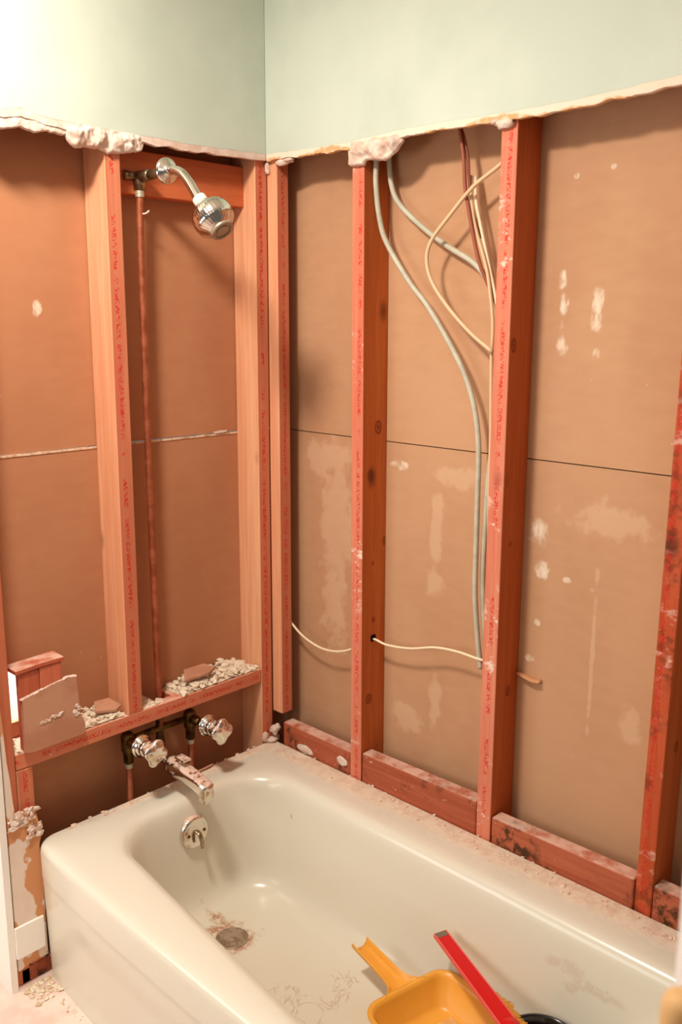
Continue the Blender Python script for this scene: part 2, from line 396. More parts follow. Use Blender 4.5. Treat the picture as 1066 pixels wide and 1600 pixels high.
wall('wall_right', 0, [(-1.8, 1.95), (-1.081, 1.955), (-.88, 1.946), (-.71, 1.946), (-.583, 1.950), (-.443, 1.950), (-.288, 1.943), (-.013, 1.950)], 0, GYP, 5,
     'pale green painted right wall above the ragged drywall cut')

# torn gypsum band: part of the cut face that has lost its paint, thicker towards the frame edges
# backing boards (brown paper backs of the next rooms' drywall)
T = .0127
bm = bmesh.new(); box(bm, (.089, -1.9, FZ), (.089+T, .089, 1.2615)); struct(link('wall_board_right_lower', bm, P_R2)); 
bpy.data.objects['wall_board_right_lower'].name = 'wall_right_lower_board'
bm = bmesh.new(); box(bm, (.089, -1.9, 1.2640), (.089+T, .089, 2.6)); struct(link('wall_right_upper_board', bm, P_R), 'brown paper backing board on the right wall above the seam')
bpy.data.objects['wall_right_lower_board']['label'] = 'brown paper backing board on the right wall below the seam'
bm = bmesh.new(); box(bm, (.095, -1.9, 1.255), (.12, .1, 1.27)); struct(link('wall_right_seam', bm, DARK))
# left: the lower board stands a little proud so its cut top edge catches the light; it has a hole at the far left
bm = bmesh.new()
prism(bm, [(.089, .087, FZ), (.089, .087, 1.2600), (-.803, .087, 1.2600), (-.803, .087, .768), (-.690, .087, .768), (-.690, .087, .640), (-.803, .087, .640), (-.803, .087, FZ)], (0, T, 0))
lb = struct(link('wall_left_lower_board', bm, P_L), 'brown paper backing board on the left wall below the seam')
bm = bmesh.new(); 
for i in range(150):
    u0 = -.80+i*.0059; z = 1.2615+.0012*noise.noise(Vector((u0*30, 1, 2)))+.0006*noise.noise(Vector((u0*120, 1, 2)))
    box(bm, (u0, .0855, 1.2570), (u0+.0059, .0905, z))
link('torn_edge', bm, EDGE, lb)
bm = bmesh.new(); box(bm, (-.803, .0905, 1.2640), (.089, .0905+T, 2.6)); struct(link('wall_left_upper_board', bm, P_L), 'brown paper backing board on the left wall above the seam')
# small torn paper curl on the left seam
bm = bmesh.new(); prism(bm, [(-.118, .084, 1.262), (-.085, .083, 1.264), (-.075, .084, 1.268), (-.1, .084, 1.2695), (-.122, .085, 1.266)], (0, .003, 0)); 
link('torn_paper_flap', bm, GYP_W, lb)
# the next room seen through the hole
bm = bmesh.new(); box(bm, (-.86, .42, FZ), (-.3, .45, 1.4)); bx = struct(link('wall_next_room', bm, WHITE), 'bright white wall of the next room seen through the hole')
bm = bmesh.new(); box(bm, (-.86, .413, .70), (-.3, .42, .707)); box(bm, (-.86, .413, .80), (-.3, .42, .807)); link('moulding', bm, WHITE, bx)

# end of the short wall: white jamb face and the patchy strip of old drywall beside the tub
bm = bmesh.new(); box(bm, (-.822, -.0135, FZ), (-.806, .13, 2.6)); struct(link('trim_1', bm, WHITE), 'white end face of the short wall left of the bathtub')
bm = bmesh.new()
pts = [(-.806, FZ+.05), (-.728, FZ+.06), (-.728, .30), (-.731, .375), (-.724, .400), (-.733, .455), (-.742, .452), (-.747, .472), (-.757, .458), (-.770, .466), (-.781, .455), (-.786, .50), (-.789, .56), (-.793, .60), (-.796, .68), (-.800, .76), (-.802, .95), (-.806, 1.0)]
prism(bm, [(u, -.0127, z) for u, z in ragged(pts, .004, .006, 9)[1:-1]], (0, .0125, 0))
struct(link('wall_left_strip', bm, PATCH), 'patchy drywall strip with torn top beside the bathtub end')
bm = bmesh.new(); random.seed(4)
for k in range(26):
    u = random.uniform(-.800, -.728); z = .458+random.uniform(-.02, .012) if k < 16 else random.uniform(.40, .46)
    if k >= 16: u = random.uniform(-.755, -.728)
    lump(bm, (u, -.013+random.uniform(-.004, .002), z), (random.uniform(.005, .012), .004, random.uniform(.004, .009)), k, 2, .5)
tag(link('torn_drywall_edge', bm, GYP_W), 'crumbled white torn drywall edge at the tub rim corner', 'plaster', None, 'stuff')
bm = bmesh.new(); box(bm, (-.806, -.0195, .115), (-.735, -.0128, .195)); tag(link('baseboard_remnant', bm, WHITE, bevel=.0015), 'short white baseboard remnant at the foot of the patchy wall strip', 'baseboard')
bm = bmesh.new(); box(bm, (-.79, .0, FZ), (-.70, .089, FZ+.038)); tag(link('sole_plate', bm, W_BLOCK, bevel=.002), 'dark wooden sole plate showing in the gap at floor level', 'board')

# ------------------------------------------------------------------ studs
def stud(name, faces, m_face, m_side, face_axis, label, group='wall studs', z0=FZ, z1=2.6, cuts=10):
    """faces = (bottom (x0,x1,y0,y1), top (x0,x1,y0,y1)); material 0 on the edge facing the room"""
    (ax0, ax1, ay0, ay1), (bx0, bx1, by0, by1) = faces
    bm = bmesh.new(); rings = []
    ox = ((ax0+ax1)/2, (ay0+ay1)/2)
    for k in range(cuts+1):
        t = k/cuts; z = z0+(z1-z0)*t; q = [a+(b-a)*t for a, b in zip((ax0, ax1, ay0, ay1), (bx0, bx1, by0, by1))]
        rings.append([bm.verts.new(p) for p in ((q[0], q[2], z), (q[1], q[2], z), (q[1], q[3], z), (q[0], q[3], z))])
    for A, B in zip(rings, rings[1:]):
        for i in range(4): bm.faces.new((A[i], A[(i+1) % 4], B[(i+1) % 4], B[i]))
    bm.faces.new(rings[0][::-1]); bm.faces.new(rings[-1]); bmesh.ops.recalc_face_normals(bm, faces=bm.faces)
    for f in bm.faces:
        n = f.normal
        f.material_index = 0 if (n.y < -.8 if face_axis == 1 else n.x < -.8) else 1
    o = link(name, bm, [m_face, m_side], loc=(ox[0], ox[1], z0), bevel=.0028, seg=3)
    return tag(o, label, 'stud', group)
def straight(a, b): return (a, b)
# left wall
stud('wall_stud', ((-.472, -.431, 0, .089), (-.466, -.427, 0, .089)), W_FACE_X, W_SIDE, 1, 'tall wooden stud left of the copper riser, standing on the ledger board', z0=.603)
stud('wall_stud', ((-.041, -.002, 0, .089), (-.038, .002, 0, .089)), W_FACE_X, W_SIDE, 1, 'wooden corner stud on the left wall, right of the copper riser')
stud('wall_stud', ((-.803, -.768, 0, .08), (-.803, -.768, 0, .08)), W_LEFT, W_LEFT, 1, 'reddish stud at the far left end of the left wall')
stud('jack_stud', ((-.766, -.728, 0, .08), (-.766, -.728, 0, .08)), W_FACE_X, W_SIDE, 1, 'short red-stamped stud under the left end of the ledger board', None, z0=FZ+.04, z1=.563)
# right wall
n = stud('corner_nailer', ((.0, .040, -.040, -.001), (.0, .040, -.037, .0)), W_FACE_X, W_SIDE, 1, 'square corner nailer with red stamping, cut off above the blocking', None, z0=.468)
stud('wall_stud', ((.0, .089, -.345, -.307), (.0, .089, -.332, -.294)), W_FACE_R, W_SIDE_SHADE_K, 0, 'stud on the right wall nearest the corner, with a wire hole')
stud('wall_stud', ((.0, .089, -.750, -.711), (.0, .089, -.745, -.706)), W_FACE_R, W_SIDE_SHADE, 0, 'middle stud of the right wall, with the grey cables against it')
stud('wall_stud', ((.0, .089, -1.138, -1.103), (.0, .089, -1.158, -1.119)), W_FACE_D, W_SIDE_SHADE, 0, 'darker stained stud on the right wall at the picture edge')
# wire hole in stud nearest the corner: dark square bore on its side
bm = bmesh.new(); box(bm, (.035, -.3445, .752), (.050, -.3385, .768)); link('wire_hole', bm, DARK, [o for o in bpy.data.objects if o.get('label', '').endswith('wire hole')][0])

# backing board for the shower arm
bm = bmesh.new(); box(bm, (-.427, .045, 1.838), (-.039, .083, 1.935)); tag(link('backing_block', bm, wood('pine_backing', (190, 92, 52), (208, 112, 68), 'x'), bevel=.002), 'horizontal wooden block behind the shower arm between studs', 'block')
# header shadow gap above it left open

# ledger board (flat) with pipe notch at its back
LZ0, LZ1 = .565, .603
bm = bmesh.new(); prism(bm, [(-.766, 0, LZ0), (-.042, 0, LZ0), (-.042, .086, LZ0), (-.325, .086, LZ0), (-.325, .030, LZ0), (-.375, .030, LZ0), (-.375, .086, LZ0), (-.766, .086, LZ0)], (0, 0, LZ1-LZ0))
bm2 = bm; tag(link('ledger_board', bm2, W_SHELF, loc=(-.40, .04, (LZ0+LZ1)/2), bevel=.002), 'horizontal red-stamped ledger board covered with rubble under the left studs', 'board')

# blocking behind the tub flange on the right wall
def block(y0, y1, z1, tilt, label):
    bm = bmesh.new(); v = box(bm, (.0, y0, .30), (.038, y1, z1))
    for q in v:
        if q.co.z > .35: q.co.z += tilt*(q.co.y-(y0+y1)/2)/(y1-y0)
    return tag(link('blocking_board', bm, W_BLOCK, loc=(.019, (y0+y1)/2, (.30+z1)/2), bevel=.005, seg=3), label, 'board', 'blocking between the right wall studs')
block(-.305, -.043, .446, 0, 'wooden blocking nearest the room corner, with white plaster smears')
block(-.709, -.346, .460, -.006, 'wooden blocking between the first and second right wall studs')
block(-1.102, -.752, .443, -.004, 'mould-spotted wooden blocking between the second and third right wall studs')
block(-1.52, -1.142, .450, 0, 'wooden blocking piece right of the dark stained stud')

# ------------------------------------------------------------------ broken plaster lumps on the cut edge
def ribbon(name, ax, low, ztop, depth, mat, label, seed):
    # a knobbly strip of plaster bulging out of the cut edge, its lower outline given
    bm = bmesh.new(); nu, nv = 90, 16; g = {}
    u0, u1 = low[0][0], low[-1][0]
    def zl(u):
        for (a, za), (b, zb) in zip(low, low[1:]):
            if min(a, b)-1e-9 <= u <= max(a, b)+1e-9: return za+(zb-za)*(u-a)/(b-a)
        return low[-1][1]
    for i in range(nu+1):
        u = u0+(u1-u0)*i/nu; z0_ = zl(u)+.003*noise.noise(Vector((u*90, seed, 1)))
        e = min(1, math.sin(PI*i/nu)*3+.05)
        for j in range(nv+1):
            v = j/nv; z = ztop+(z0_-ztop)*v
            out = depth*e*(math.sin(PI*min(1, max(0, .12+.88*v)))**.5)*(.75+1.1*noise.noise(Vector((u*42, z*42, seed)))+.35*noise.noise(Vector((u*130, z*130, seed))))
            if j == nv: out = -.004
            p = -.0085-max(out, -.004) if j < nv else -.003
            uu = u+.004*noise.noise(Vector((z*60, u*20, seed+4)))
            g[i, j] = bm.verts.new((uu, p, z) if ax == 1 else (p, uu, z))
    for i in range(nu):
        for j in range(nv): bm.faces.new((g[i, j], g[i+1, j], g[i+1, j+1], g[i, j+1]))
    # closed back
    bk = [bm.verts.new(((g[i, 0].co.x, -.001, ztop) if ax == 1 else (-.001, g[i, 0].co.y, ztop))) for i in range(nu+1)]
    bl = [bm.verts.new(((g[i, nv].co.x, -.001, g[i, nv].co.z) if ax == 1 else (-.001, g[i, nv].co.y, g[i, nv].co.z))) for i in range(nu+1)]
    for i in range(nu):
        bm.faces.new((g[i, 0], bk[i], bk[i+1], g[i+1, 0])); bm.faces.new((g[i, nv], g[i+1, nv], bl[i+1], bl[i])); bm.faces.new((bk[i], bl[i], bl[i+1], bk[i+1]))
    for i in (0, nu): bm.faces.new([g[i, j] for j in range(nv+1)]+[bl[i], bk[i]])
    return tag(link(name, bm, mat, smooth=True), label, 'plaster', 'plaster lumps hanging from the cut drywall')
def lumps(name, specs, mat, label, seed):
    bm = bmesh.new()
    for i, (c, r) in enumerate(specs): lump(bm, c, r, seed+i, 3, .2)
    return tag(link(name, bm, mat, smooth=True), label, 'plaster', 'plaster lumps hanging from the cut drywall')
ribbon('plaster_lump', 1, [(-.566, 1.942), (-.560, 1.922), (-.540, 1.909), (-.520, 1.914), (-.482, 1.914), (-.462, 1.908), (-.43, 1.911), (-.405, 1.918), (-.380, 1.921), (-.368, 1.941)], 1.956, .012, GYP_L, 'long white plaster lump over the stud left of the shower arm', 2)
lumps('plaster_lump', [((-.004, -.008, 1.932), (.007, .006, .014)), ((-.004, -.010, 1.922), (.007, .006, .006))], GYP_W, 'tiny plaster lump at the top of the corner nailer', 13)
lumps('plaster_lump', [((-.004, -.062, 1.938), (.010, .022, .008)), ((-.004, -.085, 1.941), (.010, .020, .006))], GYP_L, 'thin plaster lump just right of the corner nailer top', 17)
ribbon('plaster_lump', 0, [(-.292, 1.940), (-.296, 1.903), (-.340, 1.901), (-.348, 1.913), (-.404, 1.904), (-.438, 1.921), (-.455, 1.940)], 1.953, .012, GYP_W, 'white plaster lump at the top of the right wall stud nearest the corner', 21)
lumps('plaster_lump', [((-.006, -.72, 1.940), (.010, .022, .010)), ((-.006, -.70, 1.945), (.010, .014, .006))], GYP_W, 'small plaster lump at the top of the middle right wall stud', 31)
ribbon('plaster_lump', 1, [(-.74, 1.940), (-.705, 1.922), (-.665, 1.933), (-.63, 1.926), (-.605, 1.934), (-.565, 1.930), (-.555, 1.944)], 1.956, .003, GYP_L, 'shallow plaster ridge on the cut edge at the far left', 37)
lumps('plaster_chunk', [((-.012, -.018, .418), (.013, .012, .013)), ((-.006, -.024, .425), (.010, .010, .010))], GYP_W, 'white plaster chunk wedged at the tub corner above the deck', 41)
lumps('plaster_chunk', [((-.035, -.006, .398), (.010, .008, .016)), ((-.012, -.014, .388), (.022, .012, .010))], GYP_L, 'smaller plaster chunk on the tub deck in the corner', 45)
lumps('plaster_smear', [((-.001, -.13, .392), (.002, .030, .012))], GYP_W, 'thin white plaster smear on the corner blocking, left of its middle', 49)
lumps('plaster_smear', [((-.001, -.275, .41), (.002, .02, .012))], GYP_W, 'thin white plaster smear on the corner blocking, next to the stud', 52)

# ------------------------------------------------------------------ rubble on the ledger board
def rubble(name, regions, seed, label, n, mat=RUB, zt=LZ1):
    bm = bmesh.new(); random.seed(seed)
    for (x0, x1, y0, y1, h) in regions:
        nx = 26
        g = {}
        for i in range(nx+1):
            for j in range(9):
                u, v = i/nx, j/8; x = x0+(x1-x0)*u; y = y0+(y1-y0)*v
                e = min(1, 4*u, 4*(1-u), 3*(v+.15), 6*(1-v)+.3)
                z = zt+.0005+max(0, h*e*(.55+.9*noise.noise(Vector((x*40, y*40, seed))))*(.35+.65*v))
                g[i, j] = bm.verts.new((x, y, z))
        for i in range(nx):
            for j in range(8): bm.faces.new((g[i, j], g[i+1, j], g[i+1, j+1], g[i, j+1]))
        for k in range(int(n)):
            x, y = random.uniform(x0, x1), random.uniform(y0, y1); u = (x-x0)/(x1-x0); e = min(1, 4*u, 4*(1-u))
            s = random.uniform(.0025, .008)*(1 if random.random() < .85 else 1.5)
            v = (y-y0)/(y1-y0)
            lump(bm, (x, y, zt+h*e*.7*(.35+.65*v)+s*.4), (s, s*random.uniform(.6, 1), s*random.uniform(.35, .8)), random.random()*50, 1, .9)
    return tag(link(name, bm, mat), label, 'rubble', None, 'stuff')
rubble('plaster_rubble', [(-.31, -.045, .004, .082, .030)], 3, 'heap of white plaster rubble on the right end of the ledger board', 300)
rubble('plaster_rubble', [(-.60, -.476, .006, .080, .018)], 5, 'heap of white plaster rubble on the ledger board beside the leaning scrap', 90)
rubble('plaster_rubble', [(-.762, -.735, .004, .08, .012)], 8, 'patch of plaster dust at the left end of the ledger board', 12)
rubble('plaster_rubble', [(-.425, -.38, .004, .08, .005)], 9, 'thin plaster dust right of the stud foot on the ledger board', 14)
bm = bmesh.new(); prism(bm, [(-.285, .024, .628), (-.215, .014, .632), (-.185, .024, .636), (-.200, .052, .644), (-.262, .058, .642)], (0, 0, .006)); tag(link('board_scrap', bm, SCRAP), 'brown paper chip lying on the rubble heap right of the riser', 'scrap')
bm = bmesh.new(); prism(bm, [(-.545, .03, .622), (-.500, .010, .620), (-.478, .022, .622), (-.492, .055, .634), (-.53, .06, .634)], (0, 0, .006)); tag(link('board_scrap', bm, SCRAP), 'small brown chip on the rubble left of the stud foot', 'scrap')

# wood offcuts and leaning scrap at the left end of the ledger
bm = bmesh.new(); box(bm, (-.745, .004, LZ1), (-.695, .018, .786)); tag(link('wood_offcut', bm, W_OFF, loc=(-.72, .03, .7), bevel=.002), 'left upright wood offcut standing behind the leaning drywall scrap', 'offcut', 'offcuts at the left end of the ledger')
bm = bmesh.new(); box(bm, (-.694, .002, LZ1), (-.640, .018, .790)); tag(link('wood_offcut', bm, wood('pine_offcut_light', (190, 96, 66), (206, 116, 84), 'z'), loc=(-.66, .03, .7), bevel=.002), 'right upright wood offcut standing behind the leaning drywall scrap', 'offcut', 'offcuts at the left end of the ledger')
bm = bmesh.new(); prism(bm, [(-.752, 0, .787), (-.690, -.001, .7915), (-.634, 0, .791), (-.632, .054, .791), (-.752, .054, .787)], (0, 0, .010)); tag(link('cap_board', bm, W_OFF, loc=(-.69, .03, .8), bevel=.0015), 'thin dusty wooden cap lying on the two upright offcuts', 'board')
bm = bmesh.new()
line = [(-.748, .608), (-.73, .604), (-.60, .606), (-.598, .63), (-.607, .66), (-.607, .745), (-.625, .748), (-.67, .742), (-.705, .734), (-.742, .728), (-.744, .68)]
prism(bm, [(u, -.016-.0*(z-.6)+(z-.60)*.10, z) for u, z in line], (0, .011, 0))
sp = tag(link('drywall_scrap', bm, SCRAP), 'brown drywall scrap leaning against the upright offcuts', 'scrap')
bm = bmesh.new()
for u, z in ragged([(-.742, .7285), (-.705, .7345), (-.67, .7425), (-.625, .7485), (-.608, .746)], .004, .002, 2):
    lump(bm, (u, -.010+(z-.60)*.10, z), (.0045, .0065, .0025), u*90, 1, .3)
link('white_top_edge', bm, GYP_W, sp)
bm = bmesh.new(); random.seed(11)
for k in range(16):
    u = -.705+k*.0035; z = .663+.010*(k/15)+random.uniform(-.004, .004); lump(bm, (u, -.0165+(z-.6)*.10, z), (.005, .002, random.uniform(.002, .004)), k, 1, .5)
link('gypsum_crack', bm, GYP_W, sp); bm = bmesh.new()
for k in range(8): lump(bm, (-.617+random.uniform(-.006, .006), -.0165+.006, .655+k*.0035), (.006, .003, .004), k+30, 1, .5)
link('broken_corner', bm, GYP_W, sp)

# ------------------------------------------------------------------ plumbing in the left wall
PX, PY = -.352, .048
bm = bmesh.new(); tube(bm, [(-.350, PY, .52), (-.352, PY, .9), (-.353, PY, 1.3), (-.354, .045, 1.70), (-.354, .040, 1.845)], .0085, 14)
rp = tag(link('copper_riser_pipe', bm, COPPER, smooth=True), 'tall copper riser pipe running up to the shower arm', 'pipe')
bm = bmesh.new(); lathe(bm, [(0, .0105), (.014, .0105), (.016, .0095)], (-.354, .040, 1.832), (0, 0, 1), 20); link('solder_ring', bm, SOLDER, rp, smooth=False)
bm = bmesh.new(); tube(bm, [(-.352, .035, 1.795), (-.345, .030, 1.797), (-.338, .028, 1.803)], .0022, 6); link('white_drip', bm, GYP_W, rp, smooth=True)

sh = empty('shower_head', (-.354, .03, 1.877), 'chrome shower head on a bent arm with loose round flange', 'shower head')
bm = bmesh.new(); lathe(bm, [(-.016, .010), (-.014, .0135), (.018, .0135), (.022, .012)], (-.354, .040, 1.862), (0, 0, 1), 20)
lathe(bm, [(-.030, .006), (-.026, .013), (.030, .013), (.034, .010)], (-.354, .030, 1.877), (0, -1, 0), 20)
lathe(bm, [(0, .004), (.001, .011), (.028, .009), (.03, .003)], (-.395, .040, 1.877), (1, 0, 0), 16)
link('brass_elbow', bm, NICKEL, sh, smooth=True)
bm = bmesh.new(); lathe(bm, [(0, .009), (.0, .0105), (.05, .0105), (.052, .009)], (-.354, .0, 1.877), (0, -1, 0), 20); link('nipple', bm, NICKEL, sh, smooth=True)
bm = bmesh.new(); lathe(bm, [(0, .0275), (.001, .0285), (.004, .0285), (.008, .024), (.012, .016), (.016, .012), (.018, .0105)], (-.354, -.066, 1.878), (-.05, -1, -.06), 40); link('flange', bm, CHROME, sh, smooth=True)
bm = bmesh.new(); tube(bm, [(-.354, -.045, 1.877), (-.354, -.085, 1.878), (-.354, -.118, 1.870), (-.354, -.145, 1.850), (-.354, -.165, 1.828), (-.354, -.183, 1.806)], .0105, 20); link('arm', bm, CHROME, sh, smooth=True)
AX = Vector((.10, -.68, -.72)).normalized(); P0 = Vector((-.354, -.180, 1.812))
bm = bmesh.new(); lathe(bm, [(0, .011), (.001, .0155), (.016, .0155), (.018, .012), (.028, .012)], P0, AX, 28); link('collar', bm, simple('cream_collar', (226, 214, 196), .35, .5), sh, smooth=False, bevel=.001)
bm = bmesh.new()
prof = [(.020, .010), (.024, .020), (.030, .030), (.038, .0385), (.048, .0435), (.060, .0450), (.070, .0440), (.076, .0425), (.080, .0385), (.088, .031), (.095, .026)]
lathe(bm, prof, P0, AX, 96, lambda q: 1+.012*math.cos(32*q)); hd = link('head', bm, CHROME, sh, smooth=True)
bm = bmesh.new(); lathe(bm, [(.090, .020), (.094, .0262), (.098, .0262), (.100, .0245), (.100, .020), (.097, .0195), (.097, .014), (.100, .013), (.101, .007)], P0, AX, 48); link('spray_face', bm, simple('grey_spray_face', (170, 154, 134), .35, .5, .5), sh, smooth=False)

# mixing valve below the ledger
vb = empty('valve_body', (-.35, .05, .51), 'tarnished brass two-handle valve body under the ledger board', 'valve')
bm = bmesh.new()
tube(bm, [(-.447, .05, .512), (-.350, .05, .515), (-.253, .05, .512)], .0085, 16, False)
for x in (-.447, -.253):
    lathe(bm, [(-.062, .009), (-.058, .013), (-.030, .013), (-.026, .017), (.012, .017), (.020, .013), (.024, .006)], (x, .05, .512), (0, 0, 1), 20)
    lathe(bm, [(0, .013), (.03, .013), (.034, .009), (.065, .009)], (x, .05, .512), (0, -1, 0), 20)
lathe(bm, [(-.075, .009), (-.07, .013), (-.030, .013), (-.026, .010), (.028, .010), (.03, .013), (.04, .013)], (-.350, .05, .512), (0, 0, 1), 20)
link('brass_body', bm, BRASS, vb, smooth=True)
for x in (-.447, -.253):
    bm = bmesh.new(); tube(bm, [(x, .05, .46), (x, .05, .10)], .0075, 14, False); link('supply_pipe', bm, COPPER, vb, smooth=True)
    bm = bmesh.new(); lathe(bm, [(0, .009), (.001, .0105), (.012, .0105), (.013, .009)], (x, .05, .437), (0, 0, 1), 18); link('solder_ring', bm, SOLDER, vb)
def handle(x, y, z, rot, label):
    t = empty('faucet_handle', (x, y, z), label, 'handle', 'faucet handles above the spout')
    bm = bmesh.new(); lathe(bm, [(-.028, .009), (-.001, .009), (0, .029), (.004, .030), (.008, .028), (.010, .0245), (.012, .0245), (.016, .020), (.020, .016)], (x, y, z), (0, -1, 0), 36); link('escutcheon', bm, CHROME, t, smooth=True, bevel=0)
    bm = bmesh.new(); lathe(bm, [(.014, .014), (.016, .0195), (.024, .021), (.032, .019)], (x, y, z), (0, -1, 0), 32); link('hub', bm, CHROME, t, smooth=True)
    bm = bmesh.new()
    sh_ = lambda q: .80+.24*abs(math.cos(2*(q+rot)))**1.6
    lathe(bm, [(.028, .014), (.030, .020), (.038, .0225), (.050, .0275), (.060, .0335), (.064, .0340), (.067, .032), (.070, .026), (.072, .012)], (x, y, z), (.03, -1, .0), 64, sh_)
    link('knob', bm, CHROME_D, t, smooth=True)
handle(-.447, -.008, .518, .35, 'chrome four-lobed faucet handle on the left, above the spout')
handle(-.253, -.022, .514, .1, 'chrome four-lobed faucet handle on the right, under the ledger end')
ts = empty('tub_spout', (-.372, 0, .448), 'plaster-dusted chrome tub spout with a diverter tab', 'spout')
bm = bmesh.new(); tube(bm, [(-.352, .05, .448), (-.371, .02, .448), (-.372, -.035, .448)], .0095, 14, False); link('nipple', bm, NICKEL, ts, smooth=True)
bm = bmesh.new(); rings = []
for (y, z, wd, ht, e) in [(-.026, .448, .012, .012, 2), (-.027, .448, .0215, .0215, 2), (-.040, .448, .024, .024, 2), (-.060, .447, .024, .023, 2.3), (-.085, .446, .022, .020, 3), (-.115, .443, .020, .0175, 4), (-.145, .438, .0185, .0165, 5), (-.165, .432, .0180, .019, 6), (-.180, .427, .0175, .020, 6), (-.184, .426, .014, .016, 6)]:
    rg = []
    for k in range(36):
        q = 2*PI*k/36; c, s = math.cos(q), math.sin(q); rr = (abs(c)**e+abs(s)**e)**(-1/e)
        rg.append(bm.verts.new((-.372+wd*rr*c, y, z+ht*rr*s)))
    rings.append(rg)
for A, B in zip(rings, rings[1:]):
    for i in range(36): bm.faces.new((A[i], A[(i+1) % 36], B[(i+1) % 36], B[i]))
bm.faces.new(rings[0]); bm.faces.new(rings[-1][::-1])
link('body', bm, CHROME_D, ts, smooth=True)
bm = bmesh.new(); box(bm, (-.387, -.182, .398), (-.357, -.160, .416)); link('nozzle', bm, CHROME, ts, bevel=.004, seg=3)
bm = bmesh.new(); lathe(bm, [(0, .007), (.010, .007), (.012, .012), (.015, .012)], (-.372, -.070, .466), (0, 0, 1), 16); box(bm, (-.384, -.098, .479), (-.360, -.060, .484)); link('diverter_tab', bm, CHROME_D, ts, bevel=.001)

# ------------------------------------------------------------------ bathtub
XB, YS, YE = -.130, -.088, -1.43
def xfront(y):
    yy = max(-.95, y); return -.603+.105*yy+.0
def rrect(x0f, x1, y0, y1, r, nc=14, ns=26):
    """closed loop; x0f may be a function of y; r = four corner radii"""
    pts = []
    r00, r10, r11, r01 = r
    # start front-near spout side, walk: spout edge (front->back), back edge, foot edge, front edge
    ref = -.62
    X0 = lambda y: (x0f(y) if callable(x0f) else x0f)
    def arc(cx, cy, rr, a0):
        return [(cx+rr*math.cos(a0-PI/2*k/nc), cy+rr*math.sin(a0-PI/2*k/nc)) for k in range(nc+1)]
    x0 = X0(y0); x0e = X0(y1)
    A = arc(x0+r00, y0-r00, r00, PI); B = arc(x1-r10, y0-r10, r10, PI/2); Cc = arc(x1-r11, y1+r11, r11, 0); D = arc(x0e+r01, y1+r01, r01, -PI/2)
    def seg(p, q, n=ns): return [(p[0]+(q[0]-p[0])*k/n, p[1]+(q[1]-p[1])*k/n) for k in range(1, n)]
    pts = A+seg(A[-1], B[0])+B+seg(B[-1], Cc[0])+Cc+seg(Cc[-1], D[0])+D+seg(D[-1], A[0])
    if callable(x0f):
        lin = lambda y: x0+(x0e-x0)*(y-y0)/(y1-y0)
        out = []
        for x, y in pts:
            wgt = max(0, min(1, (x1-x)/(x1-x0))); out.append((x+(X0(min(y0, max(y1, y)))-lin(y))*wgt, y))
        pts = out
    return pts
def inner(d, k_foot=1.0, k_spout=1.0, k_side=1.0):
    r = lambda base: max(.03, base-d*.45)
    return rrect(lambda y: xfront(y)+d*k_side, XB-d*k_side, YS-d*k_spout, YE+d*k_foot, (r(.135), r(.135), r(.14), r(.14)))
XO = lambda y: -.733-.022*(1-math.exp(min(0, y)/.17))
def outer(d): return rrect(lambda y: XO(y)+d, -.0015-d*.2, -.0015-d*.2, -1.52, (.03, .012, .012, .03))
loops = [(outer(.0), .30), (outer(0), .362), (outer(.0015), .3705), (outer(.006), .3765), (outer(.014), .380), (outer(.03), .3812),
         (inner(-.030), .3818), (inner(-.014), .3815), (inner(-.005), .3800), (inner(.003), .3765), (inner(.0095), .3705), (inner(.0145), .362), (inner(.0185), .350),
         (inner(.0225, 2), .330), (inner(.029, 3.2), .290), (inner(.034, 4.0), .235), (inner(.039, 4.6), .180), (inner(.044, 4.6), .150), (inner(.050, 4.4), .128), (inner(.060, 4.0), .109), (inner(.075, 3.5), .0975), (inner(.098, 3.0), .0915), (inner(.130, 2.5), .090)]
bm = bmesh.new(); rings = [[bm.verts.new((x, y, z)) for x, y in lp] for lp, z in loops]
N = len(rings[0])
for A, B in zip(rings, rings[1:]):
    for i in range(N): bm.faces.new((A[i], A[(i+1) % N], B[(i+1) % N], B[i]))
bm.faces.new(rings[-1])
tub = tag(link('bathtub', bm, TUB, smooth=True), 'cream enamelled alcove bathtub with residue along its wall edges', 'bathtub')
# apron
bm = bmesh.new(); g = {}; ny, nz = 110, 44
def sst(a, b, x): t = max(0, min(1, (x-a)/(b-a))); return t*t*(3-2*t)
for i in range(ny+1):
    for j in range(nz+1):
        y = -.031-(1.46)*i/ny; z = FZ+(.362-FZ)*j/nz
        pan = sst(-.10, -.25, y)*(1-sst(-1.33, -1.39, y))*sst(.26, .19, z)*sst(.03, .08, z) if True else 0
        slope = .010*(1-(z-FZ)/(.362-FZ))
        g[i, j] = bm.verts.new((XO(y)+.0005+slope+.0045*pan-.006*sst(.30, .345, z)*0, y, z))
for i in range(ny):
    for j in range(nz): bm.faces.new((g[i, j], g[i+1, j], g[i+1, j+1], g[i, j+1]))
# rounded left end of the apron
prev = [g[0, j] for j in range(nz+1)]
for k in range(1, 9):
    a = PI/2*k/8
    row = [bm.verts.new((g[0, j].co.x+.03*(1-math.cos(a)), -.031+.0295*math.sin(a), g[0, j].co.z)) for j in range(nz+1)]
    for j in range(nz): bm.faces.new((prev[j], prev[j+1], row[j+1], row[j]))
    prev = row
link('apron', bm, TUB, tub, smooth=True)
